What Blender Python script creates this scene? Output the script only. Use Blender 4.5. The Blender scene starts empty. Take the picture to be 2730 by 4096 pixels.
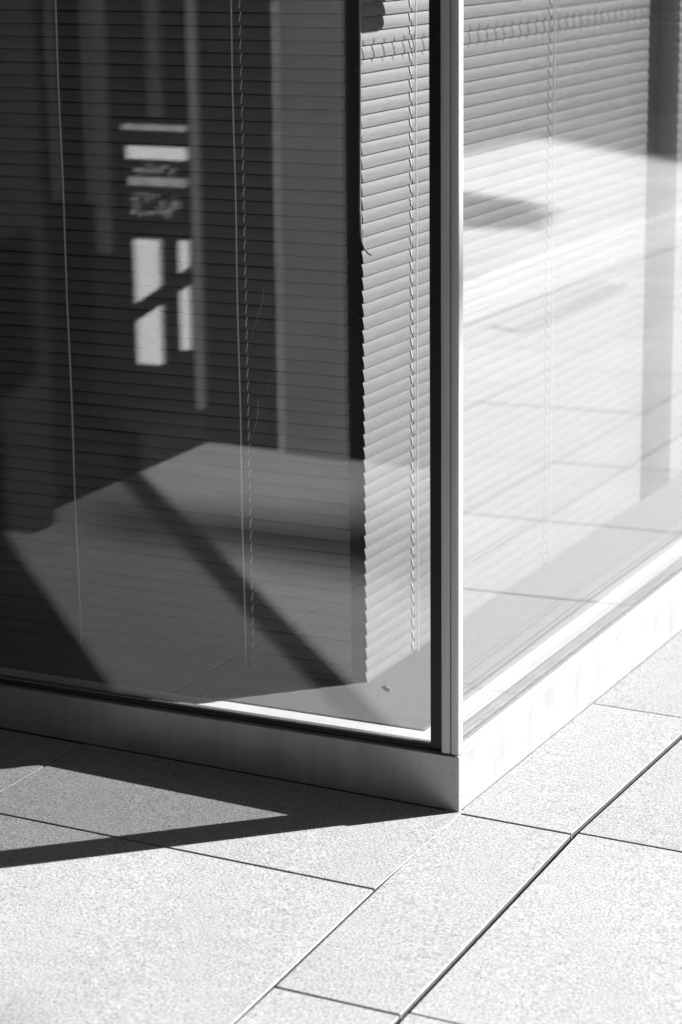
import bpy, bmesh, math, random
from mathutils import Vector, Matrix
random.seed(7)
SC = bpy.context.scene
COL = SC.collection
R = math.radians
# ------------------------------------------------------------------ camera
YAW, PITCH, ROLL = R(26.3856), R(-14.3655), R(-0.6859)
CAMPOS = Vector((1.26171, -2.90147, 1.24481))
cy, sy, cp, sp = math.cos(YAW), math.sin(YAW), math.cos(PITCH), math.sin(PITCH)
fwd = Vector((-sy*cp, cy*cp, sp)); rgt = Vector((cy, sy, 0)); up = rgt.cross(fwd)
c_, s_ = math.cos(ROLL), math.sin(ROLL)
rgt, up = rgt*c_ + up*s_, -rgt*s_ + up*c_
M = Matrix((rgt, up, -fwd)).transposed().to_4x4(); M.translation = CAMPOS
cam_d = bpy.data.cameras.new('camera'); cam = bpy.data.objects.new('camera', cam_d); COL.objects.link(cam)
cam.matrix_world = M
cam_d.sensor_fit = 'VERTICAL'; cam_d.sensor_height = 36; cam_d.lens = 84.947
cam_d.clip_start = 0.05; cam_d.clip_end = 500
cam_d.dof.use_dof = True; cam_d.dof.focus_distance = 3.38; cam_d.dof.aperture_fstop = 5.2
SC.camera = cam
# ------------------------------------------------------------------ world, sun, exposure
SUN_AZ, SUN_EL = 45.8, 25.3          # azimuth measured from +X towards +Y
w = bpy.data.worlds.new('World'); SC.world = w; w.use_nodes = True
nt = w.node_tree; nt.nodes.clear()
sky = nt.nodes.new('ShaderNodeTexSky'); sky.sky_type = 'NISHITA'; sky.sun_disc = False
sky.sun_elevation = R(SUN_EL); sky.sun_rotation = R(90 - SUN_AZ)
bw = nt.nodes.new('ShaderNodeSeparateColor');   # black-and-white picture: the sky through a deep yellow filter (its red record)
bg = nt.nodes.new('ShaderNodeBackground'); wo = nt.nodes.new('ShaderNodeOutputWorld')
bg.inputs[1].default_value = 0.05
nt.links.new(sky.outputs[0], bw.inputs[0]); nt.links.new(bw.outputs[0], bg.inputs[0]); nt.links.new(bg.outputs[0], wo.inputs[0])
sd = bpy.data.lights.new('sun', 'SUN'); sd.energy = 5.0; sd.angle = R(0.5); sd.color = (1, 1, 1)
sun = bpy.data.objects.new('sun', sd); COL.objects.link(sun)
sdir = Vector((math.cos(R(SUN_EL))*math.cos(R(SUN_AZ)), math.cos(R(SUN_EL))*math.sin(R(SUN_AZ)), math.sin(R(SUN_EL))))
sun.rotation_euler = sdir.to_track_quat('Z', 'Y').to_euler(); sun.location = sdir*30
SC.view_settings.view_transform = 'Standard'; SC.view_settings.look = 'None'
SC.view_settings.exposure = 1.98; SC.view_settings.gamma = 1
SC.render.engine = 'CYCLES'
cyc = SC.cycles
cyc.use_denoising = True
cyc.max_bounces = 14; cyc.transparent_max_bounces = 24; cyc.glossy_bounces = 6; cyc.diffuse_bounces = 4
cyc.caustics_reflective = False; cyc.caustics_refractive = False
# ------------------------------------------------------------------ helpers
GA, GB = -0.01711, -0.00931
def gz(x, y): return GA*x + GB*y

def box(bm, x0, x1, y0, y1, z0, z1):
    v = [bm.verts.new(p) for p in ((x0,y0,z0),(x1,y0,z0),(x1,y1,z0),(x0,y1,z0),(x0,y0,z1),(x1,y0,z1),(x1,y1,z1),(x0,y1,z1))]
    for f in ((0,3,2,1),(4,5,6,7),(0,1,5,4),(1,2,6,5),(2,3,7,6),(3,0,4,7)):
        bm.faces.new([v[i] for i in f])
    return v

def prism(bm, pts, z0, z1, zf=None):
    """vertical prism over an XY polygon; zf lets the ends follow the ground"""
    zf = zf or (lambda x, y: 0)
    a = [bm.verts.new((x, y, z0 + zf(x, y))) for x, y in pts]
    b = [bm.verts.new((x, y, z1 + zf(x, y))) for x, y in pts]
    n = len(pts)
    bm.faces.new(list(reversed(a))); bm.faces.new(b)
    for i in range(n):
        j = (i+1) % n; bm.faces.new([a[i], a[j], b[j], b[i]])

def extrude_profile(bm, prof, a, b, axis):
    """closed profile [(u,z)], swept along axis 'x' or 'y' from a to b"""
    f = (lambda t, u, z: (t, u, z)) if axis == 'x' else (lambda t, u, z: (u, t, z))
    p = [bm.verts.new(f(a, u, z)) for u, z in prof]; q = [bm.verts.new(f(b, u, z)) for u, z in prof]
    n = len(prof)
    bm.faces.new(p); bm.faces.new(list(reversed(q)))
    for i in range(n):
        j = (i+1) % n; bm.faces.new([p[j], p[i], q[i], q[j]])

def tube(bm, pts, r, n=8, twist=0.0):
    pts = [Vector(p) for p in pts]; rings = []
    rr = r if isinstance(r, (list, tuple)) else [r]*len(pts)
    for i, p in enumerate(pts):
        d = (pts[min(i+1, len(pts)-1)] - pts[max(i-1, 0)]).normalized()
        u = d.cross(Vector((0, 1, 0.01))) if abs(d.y) < 0.9 else d.cross(Vector((1, 0, 0)))
        u.normalize(); v = d.cross(u)
        rings.append([bm.verts.new(p + (u*math.cos(2*math.pi*k/n + twist*i) + v*math.sin(2*math.pi*k/n + twist*i))*rr[i]) for k in range(n)])
    for a, b in zip(rings[:-1], rings[1:]):
        for k in range(n):
            bm.faces.new([a[k], a[(k+1) % n], b[(k+1) % n], b[k]])
    bm.faces.new(list(reversed(rings[0]))); bm.faces.new(rings[-1])

def obj(name, bm, mat, parent=None, bevel=0, smooth=False, seg=2, loc=None):
    bmesh.ops.recalc_face_normals(bm, faces=bm.faces)
    me = bpy.data.meshes.new(name); bm.to_mesh(me); bm.free()
    me.materials.append(mat)
    o = bpy.data.objects.new(name, me); COL.objects.link(o)
    if parent: o.parent = parent
    if smooth:
        me.shade_smooth() if hasattr(me, 'shade_smooth') else None
    if bevel:
        m = o.modifiers.new('bevel', 'BEVEL'); m.width = bevel; m.segments = seg; m.limit_method = 'ANGLE'; m.angle_limit = R(40)
        m.harden_normals = True
    return o

def thing(name, label, cat, loc=(0, 0, 0), group=None):
    o = bpy.data.objects.new(name, None); COL.objects.link(o); o.location = (0, 0, 0)
    o.empty_display_size = 0.1
    o['label'] = label; o['category'] = cat
    if group: o['group'] = group
    return o
def tag(o, label, cat, group=None):
    o['label'] = label; o['category'] = cat
    if group: o['group'] = group
    return o
def struct(o): o['kind'] = 'structure'; return o
B = bmesh.new

# ------------------------------------------------------------------ materials
def mat(name, col, rough=0.6, metal=0.0, noise=0.0, nscale=20, bump=0.0, bscale=200, spec=0.5, aniso=None, coat=0):
    m = bpy.data.materials.new(name); m.use_nodes = True; t = m.node_tree
    p = t.nodes['Principled BSDF']
    p.inputs['Base Color'].default_value = (col, col, col, 1)
    p.inputs['Roughness'].default_value = rough; p.inputs['Metallic'].default_value = metal
    p.inputs['Specular IOR Level'].default_value = spec
    tc = t.nodes.new('ShaderNodeTexCoord')
    mp = t.nodes.new('ShaderNodeMapping'); t.links.new(tc.outputs['Object'], mp.inputs[0])
    if aniso: mp.inputs['Scale'].default_value = aniso
    if noise:
        n = t.nodes.new('ShaderNodeTexNoise'); n.inputs['Scale'].default_value = nscale; n.inputs['Detail'].default_value = 6
        r = t.nodes.new('ShaderNodeMapRange')
        r.inputs[1].default_value = 0.3; r.inputs[2].default_value = 0.7
        r.inputs[3].default_value = col*(1-noise); r.inputs[4].default_value = col*(1+noise)
        t.links.new(mp.outputs[0], n.inputs[0]); t.links.new(n.outputs[0], r.inputs[0]); t.links.new(r.outputs[0], p.inputs['Base Color'])
        r2 = t.nodes.new('ShaderNodeMapRange'); r2.inputs[1].default_value = 0.3; r2.inputs[2].default_value = 0.7
        r2.inputs[3].default_value = max(0, rough-0.06); r2.inputs[4].default_value = min(1, rough+0.06)
        t.links.new(n.outputs[0], r2.inputs[0]); t.links.new(r2.outputs[0], p.inputs['Roughness'])
    if bump:
        n = t.nodes.new('ShaderNodeTexNoise'); n.inputs['Scale'].default_value = bscale; n.inputs['Detail'].default_value = 3
        b = t.nodes.new('ShaderNodeBump'); b.inputs['Strength'].default_value = bump; b.inputs['Distance'].default_value = 0.001
        t.links.new(mp.outputs[0], n.inputs[0]); t.links.new(n.outputs[0], b.inputs['Height']); t.links.new(b.outputs[0], p.inputs['Normal'])
    return m

def granite(name, base, flecks=1.0):
    m = bpy.data.materials.new(name); m.use_nodes = True; t = m.node_tree; L = t.links.new
    p = t.nodes['Principled BSDF']; p.inputs['Roughness'].default_value = 0.85; p.inputs['Specular IOR Level'].default_value = 0.25
    tc = t.nodes.new('ShaderNodeTexCoord')
    def noise(s, d=4):
        n = t.nodes.new('ShaderNodeTexNoise'); n.inputs['Scale'].default_value = s; n.inputs['Detail'].default_value = d
        L(tc.outputs['Object'], n.inputs[0]); return n.outputs[0]
    def rng(s, a, b, c, d):
        r = t.nodes.new('ShaderNodeMapRange'); r.inputs[1].default_value = a; r.inputs[2].default_value = b
        r.inputs[3].default_value = c; r.inputs[4].default_value = d; L(s, r.inputs[0]); return r.outputs[0]
    def mul(a, b):
        r = t.nodes.new('ShaderNodeMath'); r.operation = 'MULTIPLY'; L(a, r.inputs[0])
        L(b, r.inputs[1]) if not isinstance(b, float) else setattr(r.inputs[1], 'default_value', b); return r.outputs[0]
    fine = rng(noise(270, 3), .3, .7, base*0.66, base*1.34)             # light and mid mineral grains
    v = t.nodes.new('ShaderNodeTexVoronoi'); v.inputs['Scale'].default_value = 270; L(tc.outputs['Object'], v.inputs[0])
    rnd = t.nodes.new('ShaderNodeSeparateColor'); L(v.outputs['Color'], rnd.inputs[0])
    spot = rng(rnd.outputs[0], .88, .92, 1.0, 1-0.5*flecks)             # every tenth grain is dark mica
    mask = rng(v.outputs['Distance'], .22, .42, 0.0, 1.0)
    mx = t.nodes.new('ShaderNodeMath'); mx.operation = 'MAXIMUM'; L(spot, mx.inputs[0]); L(mask, mx.inputs[1])
    clump = rng(noise(38, 3), .35, .65, .965, 1.035)
    broad = rng(noise(2.2, 4), .3, .7, .95, 1.05)
    oi = t.nodes.new('ShaderNodeAttribute'); oi.attribute_name = 'slab'; slab = rng(oi.outputs['Fac'], 0, 1, .92, 1.03)
    col = mul(mul(mul(mul(fine, mx.outputs[0]), clump), broad), slab)
    L(col, p.inputs['Base Color'])
    b = t.nodes.new('ShaderNodeBump'); b.inputs['Strength'].default_value = 0.55; b.inputs['Distance'].default_value = 0.0012
    L(noise(300, 3), b.inputs['Height']); L(b.outputs[0], p.inputs['Normal'])
    return m

def glass(name, ior=1.68, tint=0.975, rough=0.0, dust=0.0):
    """one glass surface: Fresnel mirror over a clear transparent sheet (both faces of the pane carry it)"""
    m = bpy.data.materials.new(name); m.use_nodes = True; t = m.node_tree; t.nodes.clear(); L = t.links.new
    out = t.nodes.new('ShaderNodeOutputMaterial'); mix = t.nodes.new('ShaderNodeMixShader')
    tr = t.nodes.new('ShaderNodeBsdfTransparent'); tr.inputs[0].default_value = (tint, tint, tint, 1)
    gl = t.nodes.new('ShaderNodeBsdfGlossy'); gl.inputs['Roughness'].default_value = rough; gl.inputs[0].default_value = (1, 1, 1, 1)
    tcw = t.nodes.new('ShaderNodeTexCoord'); nw = t.nodes.new('ShaderNodeTexNoise'); nw.inputs['Scale'].default_value = 2.3; nw.inputs['Detail'].default_value = 1
    bw_ = t.nodes.new('ShaderNodeBump'); bw_.inputs['Strength'].default_value = 0.12; bw_.inputs['Distance'].default_value = 0.002
    L(tcw.outputs['Object'], nw.inputs[0]); L(nw.outputs[0], bw_.inputs['Height']); L(bw_.outputs[0], gl.inputs['Normal'])
    # Schlick reflectance from the facing angle, the same from either side of the face
    lw = t.nodes.new('ShaderNodeLayerWeight'); lw.inputs[0].default_value = 0.5
    f0 = ((ior-1)/(ior+1))**2
    pw = t.nodes.new('ShaderNodeMath'); pw.operation = 'POWER'; pw.inputs[1].default_value = 5
    L(lw.outputs['Facing'], pw.inputs[0])
    ma = t.nodes.new('ShaderNodeMath'); ma.operation = 'MULTIPLY_ADD'; ma.inputs[1].default_value = 1-f0; ma.inputs[2].default_value = f0
    L(pw.outputs[0], ma.inputs[0])
    L(ma.outputs[0], mix.inputs[0]); L(tr.outputs[0], mix.inputs[1]); L(gl.outputs[0], mix.inputs[2])
    last = mix.outputs[0]
    if dust:   # sparse specks of dust and fine wipe marks on the outer face
        tc = t.nodes.new('ShaderNodeTexCoord'); v = t.nodes.new('ShaderNodeTexVoronoi'); v.inputs['Scale'].default_value = 46
        L(tc.outputs['Object'], v.inputs[0])
        sc = t.nodes.new('ShaderNodeSeparateColor'); L(v.outputs['Color'], sc.inputs[0])
        a = t.nodes.new('ShaderNodeMath'); a.operation = 'LESS_THAN'; a.inputs[1].default_value = 0.035; L(v.outputs['Distance'], a.inputs[0])
        b = t.nodes.new('ShaderNodeMath'); b.operation = 'GREATER_THAN'; b.inputs[1].default_value = 0.8; L(sc.outputs[0], b.inputs[0])
        c = t.nodes.new('ShaderNodeMath'); c.operation = 'MULTIPLY'; L(a.outputs[0], c.inputs[0]); L(b.outputs[0], c.inputs[1])
        d = t.nodes.new('ShaderNodeMath'); d.operation = 'MULTIPLY_ADD'; d.inputs[1].default_value = dust; d.inputs[2].default_value = 0.004
        L(c.outputs[0], d.inputs[0])
        df = t.nodes.new('ShaderNodeBsdfDiffuse'); df.inputs[0].default_value = (.8, .8, .8, 1)
        m2 = t.nodes.new('ShaderNodeMixShader'); L(d.outputs[0], m2.inputs[0]); L(last, m2.inputs[1]); L(df.outputs[0], m2.inputs[2]); last = m2.outputs[0]
    L(last, out.inputs[0])
    return m

G_PAVE = granite('granite_paving', 0.268)
G_GROUND = granite('granite_ground', 0.18)
EDGE = mat('slab_edge_dirt', 0.035, 0.95, noise=.4, nscale=80)
BED = mat('joint_bed', 0.02, 0.95, noise=.3, nscale=60)
PLINTH = mat('plinth_satin_aluminium', 0.34, 0.34, metal=0.45, noise=.09, nscale=16, bump=.09, bscale=900)
ALU = mat('post_satin_aluminium', 0.46, 0.34, metal=0.3, noise=.05, nscale=14, bump=.06, bscale=1200, aniso=(1, 1, .15))
BLACK = mat('black_silicone', 0.006, 0.35, noise=.4, nscale=90, spec=.3)
RUBBER = mat('black_rubber', 0.012, 0.5, noise=.5, nscale=140, bump=.3, bscale=400, spec=.4)
TAPE = mat('grey_glazing_tape', 0.10, 0.7, noise=.5, nscale=300)
GASK_LIT = mat('sunlit_gasket_grey', 0.30, 0.7, noise=.25, nscale=300)  # gasket rubber on the sunny front, its sunlit tone put into the colour
GLASSO = glass('outer_glass', dust=0.35)
GLASSI = glass('inner_glass')
GLASSRO = glass('sun_side_outer_glass', ior=1.8, tint=.972, dust=0.35)
GLASSRI = glass('sun_side_inner_glass', ior=1.75, tint=.975)
SILL = mat('sill_grey_laminate', 0.165, 0.6, spec=.2, noise=.10, nscale=160, bump=.1, bscale=600)
LEDGE = mat('white_frame_paint', 0.78, 0.45, noise=.03, nscale=30)
SLAT = mat('slat_satin_aluminium', 0.178, 0.5, metal=.10, spec=.25, noise=.05, nscale=60, aniso=(.3, .3, 4))
CORD = mat('blind_cord', 0.92, 0.8, noise=.15, nscale=900)
ROPE = mat('braided_cord', 0.35, 0.85, noise=.5, nscale=700)
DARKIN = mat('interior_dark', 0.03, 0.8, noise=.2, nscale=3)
CLAD = mat('cladding_grey', 0.30, 0.6, noise=.06, nscale=3)
BLACKM = mat('blocker_black', 0.008, 0.95, spec=.03, noise=.2)
FRIT = mat('frit_enamel', 0.02, 0.6)

def weather(m, spots=(90, .80), streak=.10):
    t = m.node_tree; L = t.links.new; p = t.nodes['Principled BSDF']; src = p.inputs['Base Color'].links[0].from_socket
    tc = t.nodes.new('ShaderNodeTexCoord')
    v = t.nodes.new('ShaderNodeTexVoronoi'); v.inputs['Scale'].default_value = spots[0]; L(tc.outputs['Object'], v.inputs[0])
    sc = t.nodes.new('ShaderNodeSeparateColor'); L(v.outputs['Color'], sc.inputs[0])
    a = t.nodes.new('ShaderNodeMath'); a.operation = 'LESS_THAN'; a.inputs[1].default_value = .16; L(v.outputs['Distance'], a.inputs[0])
    b = t.nodes.new('ShaderNodeMath'); b.operation = 'GREATER_THAN'; b.inputs[1].default_value = .965; L(sc.outputs[0], b.inputs[0])
    c = t.nodes.new('ShaderNodeMath'); c.operation = 'MULTIPLY'; L(a.outputs[0], c.inputs[0]); L(b.outputs[0], c.inputs[1])
    d = t.nodes.new('ShaderNodeMath'); d.operation = 'MULTIPLY_ADD'; d.inputs[1].default_value = -.55; d.inputs[2].default_value = 1; L(c.outputs[0], d.inputs[0])
    mp = t.nodes.new('ShaderNodeMapping'); mp.inputs['Scale'].default_value = (55, 55, 5); L(tc.outputs['Object'], mp.inputs[0])
    n = t.nodes.new('ShaderNodeTexNoise'); n.inputs['Scale'].default_value = 1; n.inputs['Detail'].default_value = 5; L(mp.outputs[0], n.inputs[0])
    r = t.nodes.new('ShaderNodeMapRange'); r.inputs[1].default_value = .35; r.inputs[2].default_value = .6; r.inputs[3].default_value = 1-streak; r.inputs[4].default_value = 1; L(n.outputs[0], r.inputs[0])
    e = t.nodes.new('ShaderNodeMath'); e.operation = 'MULTIPLY'; L(d.outputs[0], e.inputs[0]); L(r.outputs[0], e.inputs[1])
    f = t.nodes.new('ShaderNodeMath'); f.operation = 'MULTIPLY'; L(src, f.inputs[0]); L(e.outputs[0], f.inputs[1]); L(f.outputs[0], p.inputs['Base Color'])
weather(PLINTH, (120, .8), .10); weather(ALU, (150, .8), .10)

# ------------------------------------------------------------------ ground and paving
bm = B()
s = 90
vs = [bm.verts.new((x, y, gz(x, y) - 0.014)) for x, y in ((-s, -s), (s, -s), (s, s), (-s, s))]
bm.faces.new(vs)
struct(obj('ground', bm, BED))

def slabs(name, cells, m, top=0.0, gap=0.0016):
    bm = B(); lay = bm.faces.layers.float.new('slab') if False else None
    vals = []
    for (pts, dz, gl, gr) in cells:
        cx = sum(p[0] for p in pts)/4; cyy = sum(p[1] for p in pts)/4
        q = []
        for i, (x, y) in enumerate(pts):
            q.append((x + (gl if x < cx else -gr), y + (gap if y < cyy else -gap)))
        n0 = len(bm.faces)
        prism(bm, q, -0.03, top + dz, gz)
        vals += [random.random()]*(len(bm.faces) - n0)
    bmesh.ops.recalc_face_normals(bm, faces=bm.faces)
    for f in bm.faces: f.material_index = 1 if abs(f.normal.z) < .5 else 0
    o = obj(name, bm, m, bevel=0.0014, seg=3); o.data.materials.append(EDGE); o.modifiers['bevel'].material = 0
    at = o.data.attributes.new('slab', 'FLOAT', 'FACE')
    for i, v in enumerate(vals): at.data[i].value = v
    return o
cells = []
def column(xf0, xf1, rows, dz0=0.0, jit=0.0005, gl=.0016, gr=.0016):
    for a, b in zip(rows[:-1], rows[1:]):
        cells.append((((xf0(a), a), (xf1(a), a), (xf1(b), b), (xf0(b), b)), dz0 + random.uniform(-jit, jit), gl, gr))
def ln(*p):                       # piecewise x(y) joint line
    def f(y):
        if y <= p[0][1]: a, b = p[0], p[1]
        elif y >= p[-1][1]: return p[-1][0]
        else:
            for a, b in zip(p[:-1], p[1:]):
                if a[1] <= y <= b[1]: break
        return a[0] + (b[0]-a[0])*(y-a[1])/(b[1]-a[1])
    return f
J2 = ln((.052, -1.2), (.0295, -.607), (.010, -.296), (-.002, 0.0), (-.002, 1.0))
J1 = ln((.225, -1.2), (.193, -.60), (.178, -.247), (.170, 0.0), (.174, .53), (.186, 1.1), (.19, 2.2))
J3 = ln((-.60, -1.2), (-.612, -.15), (-.618, .3))
c = lambda v: (lambda y: v)
rA = [-3.9, -3.3, -2.7, -2.1, -1.5, -.90, -.296, .3]
column(c(-1.20), J3, rA, .0005); column(J3, J2, rA, .0006, gr=-.0001); column(c(-1.80), c(-1.20), rA)
rB = [-3.61, -3.01, -2.41, -1.81, -1.21, -.6075, -.0025, .53, 1.09, 1.64, 2.18, 2.79, 3.33, 3.88, 4.42, 4.97, 5.52, 6.07, 6.6, 7.15, 7.7, 8.25, 8.8, 9.35, 9.9, 10.45, 11, 11.55, 12.1]
column(J2, J1, rB, 0.0006, gl=.0001, gr=.0022)
rC = [-3.6, -3.0, -2.40, -1.80, -1.20, -.595, .010, .555] + rB[8:]
column(J1, c(.497), rC, -0.0008, gl=.0040)
column(c(.497), c(.672), rB)
x = .672; k = 0
while x < 9.0:
    wdt = (.52, .60)[k % 2] if x > 1 else .45
    column(c(x), c(x+wdt), [r + (.27 if k % 2 else 0) for r in rB]); x += wdt; k += 1
XEND = x
PAVE = struct(slabs('pavement', cells, G_PAVE))
# the square further off: one plain paved sheet, 4 mm above the bed
bm = B()
def sheet(bm, x0, x1, y0, y1, dz):
    bm.faces.new([bm.verts.new((X, Y, gz(X, Y)+dz)) for X, Y in ((x0, y0), (x1, y0), (x1, y1), (x0, y1))])
sheet(bm, XEND, 80, -60, 80, -.004); sheet(bm, -80, -1.8, -60, 80, -.004)
sheet(bm, -1.8, XEND, 12.4, 80, -.004); sheet(bm, -1.8, XEND, -60, -3.9, -.004)
struct(obj('square', bm, G_GROUND))

# ------------------------------------------------------------------ glass corner building
bld = thing('glass_building', 'glass walled building corner with pale metal plinth and thin grey corner post', 'building')
XL, YR, H = -1.30, 9.0, 2.76          # extent of the two glazed fronts, height
PZ = 0.0822
# plinth: two folded metal trims meeting in a mitre
bm = B()
prism(bm, [(0, 0), (0, YR), (-.05, YR), (-.05, .05), (XL, .05), (XL, 0)], -.12, PZ)
obj('plinth', bm, PLINTH, bld, bevel=.0016, seg=3)
bm = B()   # silicone bead where the plinth meets the slabs
prism(bm, [(0.0, .012), (.0016, .012), (.0016, YR), (0.0, YR)], -.01, .0022, gz)
obj('sealant_and_gap_shade', bm, TAPE, bld)
bm = B()  # dark strip painted for the shaded gap beneath the left front
prism(bm, [(XL, -.0014), (-.02, -.0014), (-.02, 0.0), (XL, 0.0)], -.01, .0024, gz)
obj('sealant_and_gap_shade', bm, BLACK, bld)
# corner post, two extrusions with a groove between
bm = B()
def rrect(x0, x1, y0, y1, r, n=5):
    p = []
    for cx, cyy, a0 in ((x1-r, y0+r, -90), (x1-r, y1-r, 0), (x0+r, y1-r, 90), (x0+r, y0+r, 180)):
        for i in range(n+1):
            a = R(a0 + 90*i/n); p.append((cx+r*math.cos(a), cyy+r*math.sin(a)))
    return p
prism(bm, rrect(-.0284, -.0153, .0042, .030, .0012), PZ+.0015, H)
prism(bm, rrect(-.0152, -.0022, .0037, .0215, .0036, 8), PZ+.0015, H)
prism(bm, [(-.0160, .0062), (-.0140, .0062), (-.0140, .02), (-.0160, .02)], PZ+.0015, H)
po = obj('corner_post', bm, ALU, bld)
for f in po.data.polygons: f.use_smooth = abs(f.normal.z) < .5
sm = po.modifiers.new('es', 'EDGE_SPLIT'); sm.split_angle = R(25)
bm = B()
prism(bm, [(-.0482, .0125), (-.0288, .0125), (-.0288, .045), (-.0482, .045)], PZ, H)
prism(bm, [(-.0287, .0305), (-.0225, .0305), (-.0225, .045), (-.0287, .045)], PZ, H)
obj('corner_seal', bm, BLACK, bld)
bm = B(); prism(bm, [(-.0220, .0217), (-.0135, .0217), (-.0135, .0350), (-.0220, .0350)], PZ, H)  # the grey of this tape also paints the post's mirror image
obj('glazing_tape', bm, TAPE, bld)
# glazing, outer and inner leaf on both fronts
for x0, x1, y0, y1 in ((XL, -.0484, .0165, .0215),):
    bm = B(); box(bm, x0, x1, y0, y1, PZ+.002, 2.6); obj('window_pane', bm, GLASSO, bld)
    bm = B(); box(bm, x0, -.0500, .0260, .0310, PZ+.002, 2.6); obj('window_pane', bm, GLASSI, bld)
bm = B(); box(bm, -.0220, -.0160, .0352, 3.4, PZ+.002, 2.6); obj('window_pane', bm, GLASSRO, bld)
bm = B(); box(bm, -.042, -.036, .050, 3.4, PZ+.002, 2.6); obj('window_pane', bm, GLASSRI, bld)
# frit marks and film high on the right pane (they cast the ticks on the blind)
for i in range(36):
    bm = B(); yy = .5235 + i*.0352 + random.uniform(-.0006, .0006); z0 = 1.1745 + .0008*math.sin(i*1.7)
    box(bm, -.0158, -.0152, yy-.0014, yy+.0014, z0+.0035, z0+.0345)
    obj('frit_mark', bm, FRIT, bld)
bm = B()
pp = rrect(.40, .598, 1.221, 1.52, .02, 6)
extrude_profile(bm, [(-.0150, 0)] and [(y, z) for y, z in pp], -.0158, -.0152, 'x')
obj('window_film', bm, FRIT, bld)
# gaskets and glazing tape along the foot of both panes
bm = B(); box(bm, XL, -.0484, .0110, .0163, PZ, PZ+.0066); obj('gasket', bm, RUBBER, bld, bevel=.0012)
bm = B(); box(bm, XL, -.0484, .0135, .0164, PZ+.0067, PZ+.0098); obj('glazing_tape', bm, TAPE, bld)
bm = B(); box(bm, -.0158, -.0100, .0352, 3.4, PZ, PZ+.0050); obj('gasket', bm, GASK_LIT, bld, bevel=.001)
bm = B(); box(bm, -.0159, -.0138, .0352, 3.4, PZ+.0055, PZ+.0095); obj('glazing_tape', bm, TAPE, bld)
# inner frame ledge (white) and the grey sill board behind it
ZS = .0750
bm = B()
prism(bm, [(-.0225, .0320), (-.0225, 3.4), (-.097, 3.4), (-.097, .097), (XL, .097), (XL, .0320)], .02, ZS)
obj('inner_frame', bm, LEDGE, bld, bevel=.0008)
def sillpoly(x_in, segs):
    return segs
bm = B()
r = .004
arc = [(-.0995-r+r*math.cos(R(a)), .0995+r-r*math.sin(R(a))) for a in (0, 30, 60, 90)]
prism(bm, [(-.0995, 3.4), (-.262, 3.4), (-.262, .262), (-.4605, .262), (-.4605, .0995)] + list(reversed(arc)), .03, ZS+.0016)
obj('window_sill', bm, SILL, bld, bevel=.0006)
bm = B(); box(bm, XL, -.4625, .0995, .262, .03, ZS+.0016)
obj('window_sill', bm, SILL, bld, bevel=.0006)
bm = B(); prism(bm, [(-.4627, .100), (-.4603, .100), (-.4603, .2618), (-.4627, .2618)], .03, ZS+.0012)
obj('sill_joint', bm, LEDGE, bld)
# room behind, its floor, walls and ceiling; upper band of the building
bm = B()
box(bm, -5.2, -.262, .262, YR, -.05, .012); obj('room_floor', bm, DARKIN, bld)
bm = B(); box(bm, -.46, -.302, 1.38, 1.82, .013, 2.6); obj('beam_blocker', bm, BLACKM, bld)  # added block, stops the sun beam through the gap between the blinds
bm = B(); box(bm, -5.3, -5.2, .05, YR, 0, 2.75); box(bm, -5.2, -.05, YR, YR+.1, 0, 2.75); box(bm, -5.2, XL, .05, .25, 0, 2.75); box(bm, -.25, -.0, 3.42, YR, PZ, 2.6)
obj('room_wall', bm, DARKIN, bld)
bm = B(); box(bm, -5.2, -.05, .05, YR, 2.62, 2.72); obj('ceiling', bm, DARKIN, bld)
bm = B()
prism(bm, [(-.0, .0), (-.0, YR+.1), (-5.3, YR+.1), (-5.3, .0)], 2.74, 9.5); obj('fascia', bm, CLAD, bld, bevel=.01)

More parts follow.
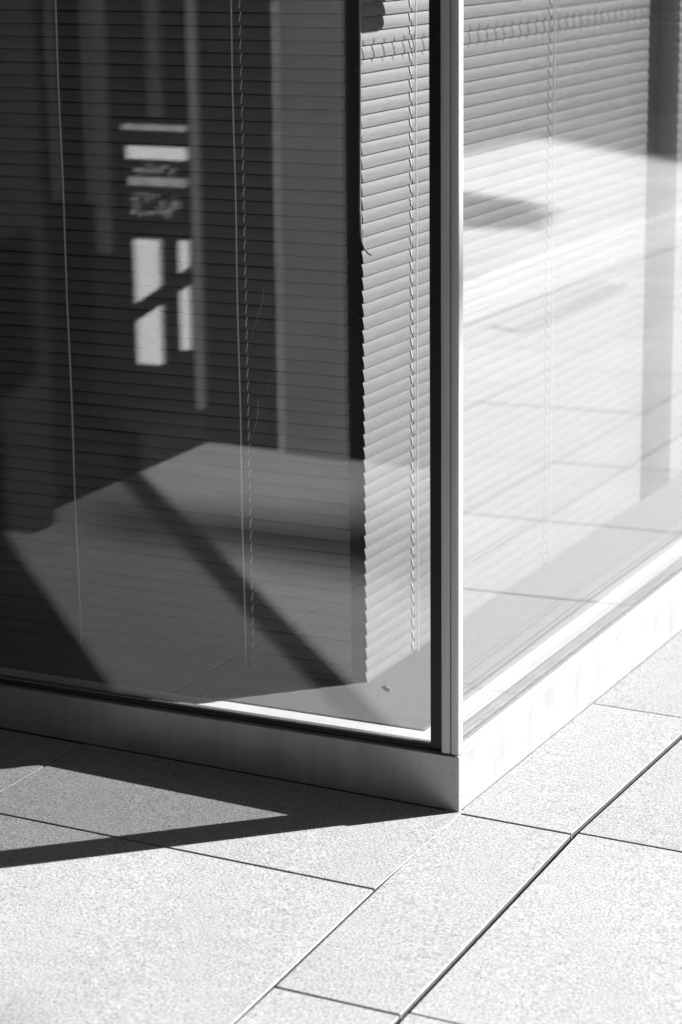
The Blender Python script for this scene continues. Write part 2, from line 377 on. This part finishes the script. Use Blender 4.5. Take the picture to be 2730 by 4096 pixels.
# ------------------------------------------------------------------ venetian blinds
def slat_profile(zb, sgn, u0, h):
    """curved strip: lower lip out towards the glass, upper edge tucked in behind the slat above"""
    out, inn = [], []
    n = 8
    for i in range(n+1):
        t = i/n
        u = u0 + sgn*(.0016 - .0034*t + .0008*4*t*(1-t))
        z = zb + h*t
        out.append((u + sgn*.00018, z)); inn.append((u - sgn*.00018, z))
    return out + list(reversed(inn))
def blind(label, axis, u0, sgn, a, b, zbase, pitch, n, cords, dashes, h=.0170):
    t = thing('venetian_blind', label, 'blind', group='venetian blinds behind the glass')
    bm = B()
    for i in range(n):
        j1, j2 = random.uniform(-.0006, .0006), random.uniform(-.0006, .0006)
        extrude_profile(bm, slat_profile(zbase + pitch*i + random.uniform(-.0003, .0003), sgn, u0, h), a+j1, b+j2, axis)
    o = obj('slats', bm, SLAT, t)
    for f in o.data.polygons: f.use_smooth = True
    es = o.modifiers.new('es', 'EDGE_SPLIT'); es.split_angle = R(35)
    P = (lambda s, u, z: (s, u, z)) if axis == 'x' else (lambda s, u, z: (u, s, z))
    top = zbase + pitch*n
    bm = B(); extrude_profile(bm, [(u0-.013, top+.01), (u0+.013, top+.01), (u0+.013, top+.04), (u0-.013, top+.04)], a, b, axis)
    obj('head_rail', bm, LEDGE, t, bevel=.002)
    for s, zlow in cords:
        bm = B(); tube(bm, [P(s + .0006*math.sin(k*.9), u0 + sgn*.0064, zlow + (top-zlow)*k/40) for k in range(41)], .0013, 6)
        obj('lift_cord', bm, CORD, t)
    for s in dashes:
        bm = B(); pl = []
        for i in range(n):
            z0 = zbase + pitch*i
            uu = lambda tt: u0 + sgn*(.0016 - .0034*tt + .0008*4*tt*(1-tt) + .0011)
            # the string runs down each slat face and slips behind the lip of the next one
            pl += [P(s, uu(.27)-sgn*.0026, z0 + h*.27), P(s, uu(.35)+sgn*.0003, z0 + h*.35),
                   P(s, uu(.90)+sgn*.0003, z0 + h*.90), P(s, uu(.98)-sgn*.0014, z0 + h*.98)]
        tube(bm, pl, .0010, 5)
        obj('ladder_cord', bm, CORD, t)
    return t
NS = 96
zbL = .0845 - .0195*1; blindL = blind('dim venetian blind behind the shaded left pane, closed grey slats', 'x', .2490, -1, -1.24, -.2865, zbL, .0195, NS, [(-.4665, .078), (-.768, .078)], [-.4555])
blindR = blind('sunlit venetian blind seen on both sides of the corner post, two cords', 'y', -.2670, 1, .2600, 1.5080, .1515-.0196*5, .0196, NS, [(.4372, .062), (1.006, .070)], [.428, .996], h=.0192)
blindF = blind('strip of pale venetian blind at the right edge of the picture, beyond the dark gap', 'y', -.2670, 1, 1.690, 3.30, .1515-.0196*5, .0196, NS, [(1.86, .062)], [1.85], h=.0192)
# thick braided pull cord hanging in the gap at the near end of the sunlit blind
bm = B()
pts = [(-.2640, .2560, 2.0), (-.2640, .2560, 1.2), (-.2660, .2560, .95), (-.2680, .2560, .80), (-.2668, .2560, .765), (-.2655, .2562, .752), (-.2615, .2570, .742), (-.2570, .259, .736), (-.2530, .262, .733)]
tube(bm, pts, .0018, 8); obj('pull_cord', bm, ROPE, blindR)

# ------------------------------------------------------------------ entrance building that the shaded pane mirrors
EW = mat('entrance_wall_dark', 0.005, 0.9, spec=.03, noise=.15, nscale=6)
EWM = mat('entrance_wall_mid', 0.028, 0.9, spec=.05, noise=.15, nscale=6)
KERB = mat('kerb_dark', 0.010, .9, spec=.05)
EPD = mat('wall_panel_grey', 0.075, 0.9, spec=.05, noise=.15, nscale=7)
EPIL = mat('pilaster_grey', 0.060, 0.9, spec=.05, noise=.15, nscale=5)
EWH = mat('white_panel', 0.52, 0.6, noise=.04, nscale=5)
EGR = mat('notice_grey', 0.20, 0.9, spec=.1, noise=.4, nscale=70)
EFR = mat('door_frame_metal', 0.20, 0.4, metal=.5, noise=.1, nscale=8)
ent = thing('entrance_building', 'dark walled entrance building with light pilaster, mirrored in the shaded window pane', 'building')
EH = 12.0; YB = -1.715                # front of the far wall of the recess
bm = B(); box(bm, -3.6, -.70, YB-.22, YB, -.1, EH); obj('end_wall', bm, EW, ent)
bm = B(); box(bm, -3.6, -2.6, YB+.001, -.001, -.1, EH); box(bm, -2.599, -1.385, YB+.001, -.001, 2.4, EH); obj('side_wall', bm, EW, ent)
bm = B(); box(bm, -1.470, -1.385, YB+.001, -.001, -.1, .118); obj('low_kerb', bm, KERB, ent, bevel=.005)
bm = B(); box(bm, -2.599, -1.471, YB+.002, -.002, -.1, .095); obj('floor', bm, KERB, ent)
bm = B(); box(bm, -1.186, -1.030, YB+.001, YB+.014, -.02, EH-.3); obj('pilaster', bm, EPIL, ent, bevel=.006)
bm = B(); box(bm, -1.1935, -1.1865, YB+.001, YB+.012, -.02, EH-.3); obj('pilaster_highlight', bm, EGR, ent)  # lighter strip paints the highlight on the pilaster's edge
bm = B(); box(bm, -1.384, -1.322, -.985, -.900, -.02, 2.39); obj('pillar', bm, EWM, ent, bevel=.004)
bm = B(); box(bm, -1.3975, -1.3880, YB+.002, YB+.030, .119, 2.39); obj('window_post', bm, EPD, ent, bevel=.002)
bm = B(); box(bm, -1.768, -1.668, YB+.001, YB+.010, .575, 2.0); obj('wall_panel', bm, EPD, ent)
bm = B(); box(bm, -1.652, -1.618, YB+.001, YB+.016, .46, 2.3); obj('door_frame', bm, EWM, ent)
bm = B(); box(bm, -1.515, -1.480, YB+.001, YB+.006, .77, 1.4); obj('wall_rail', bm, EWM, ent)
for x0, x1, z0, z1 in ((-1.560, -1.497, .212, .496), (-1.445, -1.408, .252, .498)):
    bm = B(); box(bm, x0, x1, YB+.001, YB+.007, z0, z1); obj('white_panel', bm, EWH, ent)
bm = B(); tube(bm, [(-1.395, YB+.016, .435), (-1.60, YB+.016, .303)], .0165, 10); obj('shadow_bar', bm, EW, ent)  # dark rod stands for the slanting shadow across the white panels
nb = thing('notice_board', 'dark notice board with pale strips above the white entrance panels, mirrored in the pane', 'sign')
bm = B(); box(bm, -1.590, -1.412, YB+.001, YB+.006, .530, .768); obj('board', bm, EW, nb)
for nm, x0, x1, z0, z1, m in (('header_strip', -1.569, -1.4145, .677, .705, EWH), ('thin_strip', -1.580, -1.4145, .740, .753, EGR), ('notice_strip', -1.567, -1.4145, .618, .637, EGR)):
    bm = B(); box(bm, x0, x1, YB+.0065, YB+.0090, z0, z1); obj(nm, bm, m, nb)
for x0, x1, z0, z1, k in ((-1.545, -1.455, .643, .672, 12), (-1.562, -1.437, .548, .602, 34)):
    bm = B()
    for _ in range(k):
        px_ = random.uniform(x0, x1); pz_ = random.uniform(z0, z1); w_ = random.uniform(.003, .012); h_ = random.uniform(.003, .008)
        q = [bm.verts.new((px_ + w_*math.cos(a_)*random.uniform(.6, 1), YB+.0068, pz_ + h_*math.sin(a_)*random.uniform(.6, 1))) for a_ in (0, 1, 2, 3.1, 4, 5)]
        q2_ = [bm.verts.new(v.co + Vector((0, .0015, 0))) for v in q]
        bm.faces.new(q2_); bm.faces.new(list(reversed(q)))
        for i in range(6): bm.faces.new([q[i], q[(i+1) % 6], q2_[(i+1) % 6], q2_[i]])
    obj('notice_print', bm, EGR, nb)

# ------------------------------------------------------------------ across the square: buildings that shade it
TW = mat('tower_cladding', 0.05, 0.7, noise=.15, nscale=1)
WIN = mat('dark_window', 0.02, 0.2)
def big(name, label, x0, x1, y0, y1, h, face):
    t = thing(name, label, 'building')
    bm = B(); box(bm, x0, x1, y0, y1, -2, h); obj('wall', bm, TW, t)
    bm = B(); box(bm, x0-.15, x1+.15, y0-.15, y1+.15, h+.002, h+.35); obj('roof', bm, CLAD, t)
    for fl in range(int(h//3.6)):
        z = 1.0 + fl*3.6
        bm = B()
        if face == 'x': box(bm, x0-.04, x0-.004, y0+1.2, y1-1.2, z, z+1.9)
        else: box(bm, x0+1.2, x1-1.2, y1+.004, y1+.04, z, z+1.9)
        obj('window', bm, WIN, t)
    return t
big('office_building', 'long low office building across the square, whose roof shades the far paving', 22, 34, -30, 29.2, 11.6, 'x')
big('office_tower', 'taller office tower beyond the low office building', -6, 22.3, 29.3, 50, 27, 'x')
big('office_block', 'dark block behind the photographer', -20, 14, -24, -8, 20, 'y')

# raised white guide bars let into the square
WP = mat('guide_bar_white', 0.60, 0.6, noise=.1, nscale=60)
t = thing('guide_strip', 'pale ribbed guide strip running along the sunlit paving, mirrored in the right pane', 'guide strip')
for i in range(6):
    bm = B(); x0 = 1.66 + i*.060
    prism(bm, [(x0, 1.2), (x0+.034, 1.2), (x0+.034, 11.2), (x0, 11.2)], -.001, .006, gz)
    obj('guide_bar', bm, WP, t, bevel=.003)
SHP = mat('shadow_patch_grey', 0.10, 0.6, noise=.3, nscale=80)  # cast shadows beside the guide strip, laid as dark flat shapes
for (pts, lab) in (([(1.43, 3.86), (1.57, 3.94), (1.60, 4.95), (1.47, 4.90)], 'narrow painted shadow patch on the near side of the guide strip'), ([(2.03, 4.50), (2.05, 4.78), (2.20, 4.96), (2.03, 4.96)], 'small painted shadow patch on the far side of the guide strip')):
    bm = B(); prism(bm, pts, .002, .0045, gz); tag(obj('shadow_patch', bm, SHP), lab, 'shadow patch')

# ------------------------------------------------------------------ trees and an added shadow caster
BARK = mat('bark', 0.05, 0.9, noise=.4, nscale=30, bump=.6, bscale=60)
LEAF = mat('leaves', 0.06, 0.6, noise=.4, nscale=4)
def leaf_ball(bm, c0, r, n, size):
    for _ in range(n):
        v = Vector((random.gauss(0, 1), random.gauss(0, 1), random.gauss(0, 1))).normalized()
        rad = r*(.55 + .45*random.random()**.5)*(1 + .22*math.sin(5*v.x+3*v.z)*math.cos(4*v.y))
        p = Vector(c0) + v*rad
        a = Vector((random.gauss(0, 1), random.gauss(0, 1), random.gauss(0, 1))).normalized(); b = a.cross(v).normalized()
        s = size*random.uniform(.6, 1.3)
        q = [p + a*s, p + b*s*.5, p - a*s, p - b*s*.5]
        bm.faces.new([bm.verts.new(x) for x in q])
def tree(label, base, crown, r, n=900, tr=.07, stems=1, kind='young_tree', grp=None):
    t = thing(kind, label, 'tree', group=grp)
    bm = B(); x, y = base; z = gz(x, y)
    for sidx in range(stems):
        ox = (sidx - (stems-1)/2)*.16
        top = Vector(crown) + Vector((ox*3, ox*1.5, 0))
        b0 = Vector((x+ox, y, z-.05))
        p = [b0, b0.lerp(top, .3) + Vector((ox*1.2, .03, 0)), b0.lerp(top, .65), top]
        tube(bm, p, [tr*1.5, tr, tr*.8, tr*.35], 9)
        for k in range(5):
            a = random.uniform(0, 6.28); st = b0.lerp(top, random.uniform(.6, .9))
            tube(bm, [st, st + Vector((math.cos(a), math.sin(a), .7))*r*.6], [tr*.4, tr*.12], 5)
    obj('trunk', bm, BARK, t, smooth=True)
    bm = B(); leaf_ball(bm, crown, r, n, .07); obj('crown', bm, LEAF, t)
    return t
L = lambda g, z: (g[0] + z/math.tan(R(SUN_EL))*math.cos(R(SUN_AZ)), g[1] + z/math.tan(R(SUN_EL))*math.sin(R(SUN_AZ)), z)
cA = L((3.24, 7.12), 3.3)
tree('small round crowned tree out on the open square', (cA[0], cA[1]), cA, .39, 900, .03)
cB = L((3.0, -2.9), 4.9)  # unseen tree added to cut bounce light from the paving
tree('large dense tree added out of view to shade the paving behind the camera', (cB[0]+.3, cB[1]-.4), cB, 2.5, 14000, .16, 1, 'added_shade_tree')
tree('many stemmed tree standing at the edge of the shaded paving', (4.55, 12.6), (4.9, 13.2, 4.6), 1.3, 1800, .10, 3, 'multi_stem_tree')
tree('single trunk tree further back in the shade', (5.3, 15.0), (5.3, 15.2, 4.9), 1.5, 1800, .16, 1, 'street_tree')
caster = thing('shadow_caster', 'added unseen pole with a long arm and flat head, casting a soft shadow band', 'caster')
hd = Vector(L((-.80, -1.12), 8.6)); pb = Vector((14.6, 9.3, gz(14.6, 9.3)))  # added out of view; the head is shaped to throw the soft paving shadow
bm = B(); tube(bm, [pb, pb + Vector((0, 0, 4)), pb + Vector((0, 0, 9.0))], [.11, .085, .06], 12); obj('caster_pole', bm, CLAD, caster)
bm = B(); tube(bm, [pb + Vector((0, 0, 8.6)), (pb + Vector((0, 0, 8.8))).lerp(hd, .5) + Vector((0, 0, .3)), hd + Vector((0, 0, .06))], .025, 8); obj('caster_arm', bm, CLAD, caster)
bm = B(); prism(bm, [(hd.x-.55, hd.y-.05), (hd.x+.50, hd.y-.24), (hd.x+.50, hd.y+.20), (hd.x-.55, hd.y+.05)], hd.z-.03, hd.z+.03); obj('caster_head', bm, CLAD, caster, bevel=.02)

# ------------------------------------------------------------------ fine wear on the shaded pane, flakes on the sill
SCR = mat('scratch', 0.35, 0.8)
def on_pane(px, py, yp=.0163):      # measured positions on the pane, metres
    return (px, yp, py)
for pts in ([(-.3000, .7222), (-.3025, .7008), (-.3127, .6727), (-.3222, .6476)], [(-.3132, .5619), (-.3137, .5400), (-.3183, .5209), (-.3257, .5015)], [(-.2940, .5900), (-.2991, .5754)]):
    bm = B(); tube(bm, [on_pane(*p) for p in pts], [.00012] + [.00028]*(len(pts)-2) + [.00012], 5); obj('scratch', bm, SCR, bld)
FLK = mat('plaster_flake', 0.5, 0.9, noise=.3, nscale=300)
bm = B()
rnd = random.Random(3)
n = 15; c0 = Vector((-.2235, .2440, ZS+.0016)); ring = []
prof = []
for i in range(n):
    a = 2*math.pi*i/n; rr = .0105*(.35 + .65*abs(math.cos(a)))*rnd.uniform(.6, 1.15)
    prof.append((c0.x + rr*math.cos(a)*1.2 + .002*math.sin(a), c0.y + rr*math.sin(a)*.35 - rr*math.cos(a)*.95))
b_ = [bm.verts.new((x, y, c0.z)) for x, y in prof]
t_ = [bm.verts.new((c0.x+(x-c0.x)*.7, c0.y+(y-c0.y)*.7, c0.z+.0012+rnd.uniform(0, .0022))) for x, y in prof]
tc_ = bm.verts.new((c0.x, c0.y, c0.z+.003))
for i in range(n):
    j = (i+1) % n; bm.faces.new([b_[i], b_[j], t_[j], t_[i]]); bm.faces.new([t_[i], t_[j], tc_])
bm.faces.new(list(reversed(b_)))
tag(obj('plaster_flake', bm, FLK), 'small crumbled flake lying on the sunlit grey window sill near the blind', 'debris')
